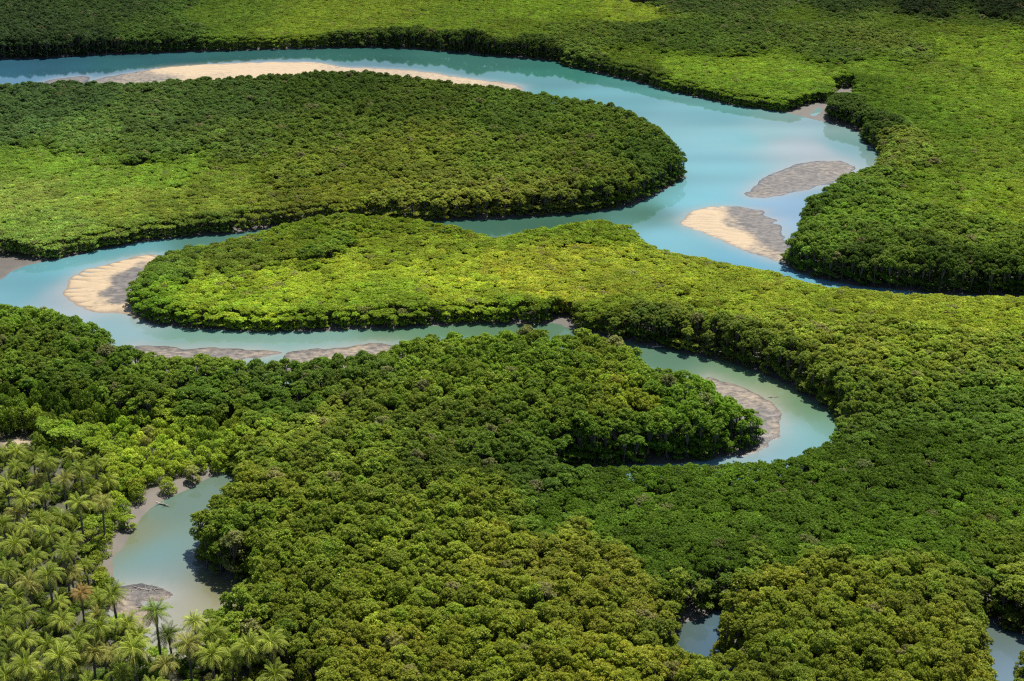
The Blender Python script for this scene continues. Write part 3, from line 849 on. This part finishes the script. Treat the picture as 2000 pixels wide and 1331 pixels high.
tint[:, 0] = np.maximum(tint[:, 0], tint[:, 1] * .53)
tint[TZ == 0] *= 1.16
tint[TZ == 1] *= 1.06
tint[TZ == 3] *= .56  # undergrowth tint darkened to carry the shade between the palms
tint = np.clip(tint, .003, .6)
rot = rng.uniform(0, 2 * math.pi, nT)
tpx, tpy, tdep = pixel_of(TP[:, 0], TP[:, 1], th * .75)
in_view = (tpx > -15) & (tpx < W0 + 15) & (tpy > -10) & (tpy < H0 + 25)
gzh = np.where(TS < -3.1, 0.9, 0.25)
gzh = np.where(TZ >= 2, gzh, gzh)


def zbase(i):
    return float(gzh[i]) - .15


def pick(mask, k):
    idx = np.flatnonzero(mask & in_view)
    size = tr[idx] * th[idx] / tdep[idx] ** 2
    return idx[np.argsort(-size)][:k]


sel_tall, sel_low = pick(TZ == 0, 300), pick(TZ == 1, 300)
sel_shrub = np.flatnonzero((TZ >= 2) & in_view)
single = np.zeros(nT, bool)
single[sel_tall] = single[sel_low] = single[sel_shrub] = True

# far and closed canopy: one mass of tall mangrove, one of low mangrove
def mass(name, idx, kinds, base_h, base_r, label, cat):
    if len(idx) == 0:
        return
    coll = bpy.data.collections.new(name + "_kinds")
    for k, kd in enumerate(kinds):
        coll.objects.link(bpy.data.objects.new(f"{name}_kind_{chr(97 + k)}", kd.whole()))
    me = bpy.data.meshes.new(name)
    pts = np.column_stack([TP[idx], gzh[idx] - .15]).astype(np.float32)
    me.vertices.add(len(idx))
    me.vertices.foreach_set("co", pts.ravel())
    kin = N_IN[name]
    pk = np.where(shore[idx], rng.integers(kin, len(kinds), len(idx)), rng.integers(0, kin, len(idx)))
    me.attributes.new("pick", 'INT', 'POINT').data.foreach_set("value", pk.astype(np.int32))
    rt = np.column_stack([rng.normal(0, .05, len(idx)), rng.normal(0, .05, len(idx)), rot[idx]]).astype(np.float32)
    me.attributes.new("turn", 'FLOAT_VECTOR', 'POINT').data.foreach_set("vector", rt.ravel())
    sx = tr[idx] / base_r
    sc = np.column_stack([sx, sx, th[idx] / base_h]).astype(np.float32)
    me.attributes.new("size", 'FLOAT_VECTOR', 'POINT').data.foreach_set("vector", sc.ravel())
    tc = np.column_stack([tint[idx], np.ones(len(idx))]).astype(np.float32)
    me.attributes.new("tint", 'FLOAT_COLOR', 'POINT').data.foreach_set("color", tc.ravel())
    o = link(name, me)
    ng = bpy.data.node_groups.new(name, 'GeometryNodeTree')
    ng.interface.new_socket("Geometry", in_out='INPUT', socket_type='NodeSocketGeometry')
    ng.interface.new_socket("Geometry", in_out='OUTPUT', socket_type='NodeSocketGeometry')
    gi, go = ng.nodes.new("NodeGroupInput"), ng.nodes.new("NodeGroupOutput")
    ci = ng.nodes.new("GeometryNodeCollectionInfo")
    ci.inputs["Collection"].default_value = coll
    ci.inputs["Separate Children"].default_value = True
    ci.inputs["Reset Children"].default_value = True
    iop = ng.nodes.new("GeometryNodeInstanceOnPoints")
    iop.inputs["Pick Instance"].default_value = True

    def named(nm, dt):
        a = ng.nodes.new("GeometryNodeInputNamedAttribute")
        a.data_type = dt
        a.inputs["Name"].default_value = nm
        return a.outputs["Attribute"]
    e2r = ng.nodes.new("FunctionNodeEulerToRotation")
    ng.links.new(named("turn", 'FLOAT_VECTOR'), e2r.inputs[0])
    ng.links.new(gi.outputs[0], iop.inputs["Points"])
    ng.links.new(ci.outputs[0], iop.inputs["Instance"])
    ng.links.new(named("pick", 'INT'), iop.inputs["Instance Index"])
    ng.links.new(e2r.outputs[0], iop.inputs["Rotation"])
    ng.links.new(named("size", 'FLOAT_VECTOR'), iop.inputs["Scale"])
    ng.links.new(iop.outputs[0], go.inputs[0])
    o.modifiers.new("canopy", 'NODES').node_group = ng
    tag(o, label, cat, kind="stuff")


rest = ~single & (TZ < 2)
shr_rest = np.flatnonzero(~single & (TZ >= 2))
mass("mangrove_forest", np.flatnonzero(rest & (TZ == 0)), mid_tall, 9.0, 2.4, "closed canopy of tall olive and dark green mangroves along the river", "mangrove forest")
mass("low_mangrove_scrub", np.r_[np.flatnonzero(rest & (TZ == 1)), shr_rest], mid_low, 4.5, 2.0, "low bright yellow-green mangrove scrub filling the river loops", "mangrove scrub")

# ------------------------------------------------------------------ single trees and shrubs
UNITS = "zeroth first second third fourth fifth sixth seventh eighth ninth tenth eleventh twelfth thirteenth fourteenth fifteenth sixteenth seventeenth eighteenth nineteenth".split()
TENS = {2: ("twentieth", "twenty"), 3: ("thirtieth", "thirty"), 4: ("fortieth", "forty"), 5: ("fiftieth", "fifty"), 6: ("sixtieth", "sixty"), 7: ("seventieth", "seventy"), 8: ("eightieth", "eighty")}


def ordinal(n):
    if n < 20:
        return UNITS[n]
    t, u = divmod(n, 10)
    return TENS[t][0] if u == 0 else TENS[t][1] + "-" + UNITS[u]


def rows(idx, px, py, band):
    """{i: (row from the bottom, place from the left in it)}"""
    out = {}
    order = sorted(idx, key=lambda i: -py[i])
    groups, cur, y = [], [], None
    for i in order:
        if y is None or y - py[i] > band:
            cur, y = [], py[i]
            groups.append(cur)
        cur.append(i)
    for r_, g in enumerate(groups):
        for k, i in enumerate(sorted(g, key=lambda i: px[i])):
            out[i] = (r_ + 1, k + 1)
    return out


def tone(c):
    v = c[0] / max(c[1], 1e-4)
    if c[2] / max(c[1], 1e-4) > .38:
        return "grey-green"
    if v > .84:
        return "brownish olive"
    if v > .68:
        return "olive"
    if c[1] > .24:
        return "bright green"
    return "deep green" if c[1] < .14 else "mid green"


def plant(name, cat, group, idx, kinds, label_of):
    cm = [(k.crown(), k.trunk(), k.H, k.R) for k in kinds]
    for n_, i in enumerate(idx):
        kin = N_IN[name]
        cr, tk, bh, br = cm[kin + n_ % (len(cm) - kin)] if shore[i] else cm[n_ % kin]
        e = bpy.data.objects.new(name, None)
        COL.objects.link(e)
        e.empty_display_size = .5
        e.location = (TP[i][0], TP[i][1], zbase(i))
        e.rotation_euler = (random.gauss(0, .04), random.gauss(0, .04), rot[i])
        e.scale = (tr[i] / br, tr[i] / br, th[i] / bh)
        tag(e, label_of(i), cat, group)
        c = link("crown", cr, e)
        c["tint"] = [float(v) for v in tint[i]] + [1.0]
        link("trunk", tk, e)


cre = signed(TP, rC)
riv = signed_any(TP, [rA, rB], 12)
pon = signed_any(TP, [rD, rE], 12)
row_t, row_l, row_s = rows(sel_tall, tpx, tpy, 34), rows(sel_low, tpx, tpy, 26), rows(sel_shrub, tpx, tpy, 26)


def where(i):
    if cre[i] > -4:
        return "leaning over the palm-side creek"
    if pon[i] > -4:
        return "edging a small pool"
    if riv[i] > -4:
        return "on the river bank"
    return ""


def lab_tall(i):
    r_, k = row_t[i]
    w = where(i)
    return f"{tone(tint[i])} tall mangrove {w + ',' if w else 'crown,'} {ordinal(k)} from left, {ordinal(r_)} row up"


def lab_low(i):
    r_, k = row_l[i]
    return f"{tone(tint[i])} low mangrove, {ordinal(k)} from left in the {ordinal(r_)} low row from bottom"


def lab_shrub(i):
    r_, k = row_s[i]
    w = "under the palms" if TZ[i] == 3 else "on the creek bank" if cre[i] > -9 else "behind the palms"
    return f"{tone(tint[i])} shrub {w}, {ordinal(k)} from left, {ordinal(r_)} shrub row up"


plant("mangrove_tree", "mangrove tree", "tall mangroves nearest the viewer", sel_tall, near_tall, lab_tall)
plant("low_mangrove", "low mangrove", "low dark mangroves in the hollow", sel_low, near_low, lab_low)
plant("shrub", "shrub", "light green shrubs round the palm grove", sel_shrub, near_shrub, lab_shrub)

# ------------------------------------------------------------------ palms
def frond_mesh(seed, L, up, droop, leaflet, mat=M_FROND, n=17, old=False):
    """one feathered frond along +X: arching midrib with leaflets on both sides"""
    r = random.Random(seed)
    pts = []
    x = z = 0.0
    a = up
    steps = 9
    for i in range(steps + 1):
        pts.append(Vector((x, 0, z)))
        x += math.cos(a) * L / steps
        z += math.sin(a) * L / steps
        a -= droop / steps * (0.5 + 1.1 * i / steps)
    V, F, lv = [], [], []

    def at(t):
        f = min(t * steps, steps - 1e-6)
        i = int(f)
        return pts[i].lerp(pts[i + 1], f - i), (pts[i + 1] - pts[i]).normalized()
    for i in range(steps):
        w0, w1 = .07 * (1 - i / steps) + .015, .07 * (1 - (i + 1) / steps) + .015
        b = len(V)
        p, q = pts[i], pts[i + 1]
        V += [(p.x, -w0, p.z), (p.x, w0, p.z), (q.x, w1, q.z), (q.x, -w1, q.z)]
        F.append((b, b + 1, b + 2, b + 3))
        lv.append(.95)
    for k in range(n):
        t = .14 + .85 * k / (n - 1)
        p, d = at(t)
        ln = leaflet * math.sin(math.pi * (.16 + .80 * t) ** .9) * r.uniform(.85, 1.15) + .12
        nup = Vector((-d.z, 0, d.x))
        for sgn in (-1, 1):
            tipdir = (d * .62 + Vector((0, sgn * .8, 0)) - nup * r.uniform(.15, .5) * (1.6 if old else 1)).normalized()
            tip = p + tipdir * ln
            tip.z -= ln * r.uniform(.05, .25)
            side = d * .055
            mid = p + tipdir * ln * .5 + nup * .05
            b = len(V)
            V += [tuple(p - side * .5), tuple(mid + side), tuple(tip), tuple(mid - side)]
            F.append((b, b + 1, b + 2, b + 3))
            lv.append(r.uniform(.1, .55) + .55 * t * t)
    return mesh_from("frond", V, np.array(F), [mat], fattr={"lv": lv})


F_UP = [frond_mesh(1 + k, 2.7, math.radians(72 - 8 * k), math.radians(55), .62) for k in range(3)]
F_MID = [frond_mesh(11 + k, 3.3, math.radians(46 - 7 * k), math.radians(104), .72) for k in range(4)]
F_LOW = [frond_mesh(21 + k, 3.2, math.radians(6 - 12 * k), math.radians(82), .66, old=True) for k in range(3)]
F_DEAD = [frond_mesh(31 + k, 2.5, math.radians(-42 - 14 * k), math.radians(38), .42, n=12, old=True) for k in range(3)]


def palm_trunk_mesh(seed, lean):
    r = random.Random(seed)
    pts, rad = [], []
    for i in range(9):
        t = i / 8
        pts.append((lean * t * t, r.uniform(-.03, .03), t))
        rad.append(.20 - .05 * t + (.05 if i % 2 else 0) + (.10 if i >= 7 else 0))
    V, F = [], []
    for i, p in enumerate(pts):
        for s in range(7):
            a = 2 * math.pi * s / 7
            V.append((p[0] + math.cos(a) * rad[i], p[1] + math.sin(a) * rad[i], p[2]))
    for i in range(8):
        for s in range(7):
            F.append((i * 7 + s, i * 7 + (s + 1) % 7, (i + 1) * 7 + (s + 1) % 7, (i + 1) * 7 + s))
    return mesh_from("trunk", V, np.array(F), [M_PALMBARK], smooth=True)


P_TRUNK = [palm_trunk_mesh(k, l) for k, l in enumerate((0.0, .25, -.3, .4))]

# px, py of the heart of the crown, trunk height, spread, look
PALMS = """92 900 8 1 g;26 912 8 1 g;138 884 7 .9 y;184 902 7.5 .95 g;156 918 7.5 1 g;62 890 7 1 g;122 936 7 .95 t;180 952 4.5 .95 y;206 938 4 1 y;50 972 8 1.25 y;10 942 7 1 y;154 982 8.5 1.05 y;196 980 7.5 1.0 t;84 962 5 .9 g
8 1023 7 1 g;48 1030 7 1 y;116 1010 4 1 g;100 1043 7.5 1.15 g;24 1062 7 1.1 y;124 1077 8 1 g;66 1090 7 1 g;10 1113 8 1.15 g;56 1137 7.5 1.1 t;94 1121 10 1.15 g;138 1052 6 1 g;156 1157 7.5 .85 o;222 1161 8 1.1 g
188 1170 5 1 g;48 1197 8 1.15 g;124 1209 7 1 y;196 1222 8.5 1.15 g;247 1217 6 1.05 y;303 1193 9.5 1.12 l;379 1213 7 .95 b;331 1237 6 1.05 d;367 1257 7.5 1.2 t;408 1236 5.5 1.15 g;259 1266 8 1.4 y;271 1240 5 1 y
52 1246 7 1.05 y;12 1221 7.5 1.15 g;146 1252 8 1.15 g;178 1272 6.5 1.1 t;112 1282 8 1.25 y;46 1298 7.5 1.2 y;211 1276 6 1.05 t;485 1262 7.5 1.25 y;524 1253 8 1.2 y;413 1279 6.5 1.2 y;322 1296 6 1.05 t;450 1283 6 1.0 g;536 1316 5.5 1.15 g;14 1318 6 1.1 g
88 1258 6 1 g;30 1166 6.5 1 g;140 1118 5 .9 t;168 1104 4.5 .8 g;74 1012 6 1 g;30 1000 5 1 t;150 1300 5 1.1 g;90 1325 5 1.1 y;240 1312 4.5 1 g;190 1200 5 .9 t;12 1270 6 1 d;12 880 6.5 1 g;34 882 7 .9 y;110 1175 5 .9 y;70 935 5 .9 t
-22 960 7 1 g;-20 1060 7 1.1 g;-25 1150 7 1.1 y;-22 1250 7 1.1 g;-40 905 7 1 g;170 1345 6 1.1 g;60 1360 6.5 1.1 y;300 1345 5 1.1 g;420 1345 5 1.1 y;500 1350 6 1.1 g;-60 1320 7 1.1 g"""
LOOKS = {"g": ((104, 122, 18), "green"), "y": ((122, 138, 28), "yellow-green"), "t": ((125, 128, 50), "dull green and straw"), "o": ((165, 105, 52), "dying orange-brown"),
         "l": ((98, 124, 30), "tall fresh green"), "b": ((140, 155, 35), "bright yellow-green"), "d": ((78, 98, 24), "dark green")}
SPECIAL = {(303, 1193): "tall lone palm standing clear against the pale creek water", (156, 1157): "dying palm with orange-brown fronds in the middle of the grove",
           (379, 1213): "bright yellow palm at the creek mouth beside the mangroves", (331, 1237): "dark palm just beyond the foot of the lone creek palm",
           (524, 1253): "rightmost palm of all, its crown against dark mangroves", (485, 1262): "palm with wide yellow crown touching the rightmost palm",
           (259, 1266): "widest palm crown, in front of the lone creek palm", (92, 900): "palm with long bare trunk at the back of the grove below the shrubs",
           (222, 1161): "palm beside the driftwood spit at the creek edge", (184, 902): "palm with feathery crown furthest back beside the light shrubs",
           (94, 1121): "palm with the longest bare dark trunk inside the grove", (154, 982): "palm with straight dark trunk beside tan brush near the creek bank"}
pal = []
for e in PALMS.replace("\n", ";").split(";"):
    a, b, hgt, spr, lk = e.split()
    hgt = float(hgt) * 1.22
    x, y = ground_at(float(a), float(b), hgt + .7)
    pal.append((float(a), float(b), hgt, float(spr), lk, float(x), float(y)))
row_p = rows(range(len(pal)), [p[0] for p in pal], [p[1] for p in pal], 36)


def put_frond(me, root, h, az, pitch, s, tnt, nm="frond", lean=0.0):
    f = link(nm, me, root)
    f.location = (lean, 0, h)
    f.rotation_euler = (0, pitch, az)
    f.scale = (s, s, s)
    f["tint"] = [float(v) for v in tnt] + [1.0]


PR = random.Random(5)
for n_, (a, b, hgt, spr, lk, x, y) in enumerate(pal):
    e = bpy.data.objects.new("palm_tree", None)
    COL.objects.link(e)
    e.location = (x, y, .5)
    r_, k = row_p[n_]
    in_f = -30 < a < 600 and b < 1345
    lab = SPECIAL.get((a, b)) or f"{LOOKS[lk][1]} palm, {ordinal(k)} from left in the {ordinal(r_)} palm row from bottom"
    tag(e, lab, "palm tree", "palms of the grove by the creek")
    tm = PR.randrange(4) if lk != "l" else 0
    tk = link("trunk", P_TRUNK[tm], e)
    tk.scale = (spr ** .5, spr ** .5, hgt)
    lean = (0.0, .25, -.3, .4)[tm] * spr ** .5
    base = srgb(LOOKS[lk][0]) * np.array([1.0, 1.02, 1.0])
    straw = srgb((165, 140, 85)) * 0.75
    az0 = PR.uniform(0, 6.28)
    s0 = spr * .86
    if lk == "l":
        s0 *= 1.02
    plan = [(F_UP, 6, 0.0), (F_MID, 14, .08), (F_LOW, 10, .3), (F_DEAD, 5, 1.0)]
    k = 0
    for meshes, cnt, age in plan:
        for q in range(cnt):
            az = az0 + k * 2.39996 + PR.uniform(-.2, .2)
            k += 1
            g = age * PR.uniform(.5, 1.2)
            c = base * (1 - min(g, 1)) + straw * min(g, 1)
            if lk == "o":
                c = srgb((150, 126, 58)) * 0.85 if age < .9 else straw
            c = np.clip(c * PR.uniform(.8, 1.2), .01, .7)
            put_frond(PR.choice(meshes), e, hgt + PR.uniform(-.12, .12), az, PR.uniform(-.12, .12), s0 * PR.uniform(.88, 1.1), c, "dead_frond" if age == 1.0 else "frond", lean)


# ------------------------------------------------------------------ logs and driftwood
def log(name, px, py, L, az, rad, label, z=.12, branch=3, seed=0, cat="log", group=None):
    r = random.Random(seed)
    x, y = ground_at(px, py, z)
    d = Vector((math.cos(az), math.sin(az), .04))
    pts = [Vector((0, 0, 0)) + d * L * (t - .5) + Vector((r.uniform(-.1, .1), r.uniform(-.1, .1), r.uniform(-.03, .08))) for t in (0, .25, .5, .75, 1)]
    paths = [([tuple(p) for p in pts], [rad, rad * .95, rad * .8, rad * .6, rad * .35])]
    for k in range(branch):
        p = pts[1 + k % 3]
        t = p + Vector((r.uniform(-1, 1), r.uniform(-1, 1), r.uniform(.15, .8))) * L * .28
        paths.append(([tuple(p), tuple(p.lerp(t, .5) + Vector((0, 0, .1))), tuple(t)], [rad * .5, rad * .35, rad * .12]))
    V, F = tubes(paths, 6)
    o = link(name, mesh_from(name, V, F, [M_WOOD], smooth=True))
    o.location = (float(x), float(y), z)
    tag(o, label, cat, group)


log("driftwood", 300, 1152, 3.4, .2, .11, "pale driftwood branch at the tip of the creek's mud spit", seed=1, cat="driftwood", branch=5)
log("driftwood", 276, 1150, 4.2, 2.8, .12, "grey driftwood branch lying along the middle of the mud spit", seed=2, cat="driftwood", branch=6)
log("driftwood", 258, 1158, 3.0, .9, .10, "short dark driftwood at the root of the mud spit", seed=3, cat="driftwood", branch=5)
log("driftwood", 282, 1188, 4.5, -.35, .09, "thin fallen branch over the shallow mud behind the lone palm", seed=4, cat="driftwood", branch=4)
log("log", 1286, 678, 3.4, .15, .22, "pale log on the shaded bank where the river reappears", z=.3, seed=5, branch=2)
log("log", 1510, 776, 2.6, .1, .14, "dark waterlogged log lying in the shallows of the near bend", z=.03, seed=6, branch=1)
log("log", 318, 132, .9, 1.5, .16, "small dark stump on the edge of the bright far sandbank", z=.35, seed=7, branch=1)
log("log", 318, 985, 3.6, -.5, .18, "dark fallen trunk at the foot of the creek's mud bank", z=.15, seed=8, branch=3)
print("TREES", nT, "tall", (TZ == 0).sum(), "low", (TZ == 1).sum(), "shrub", len(sel_shrub), "palms", len(pal), "objects", len(bpy.data.objects))
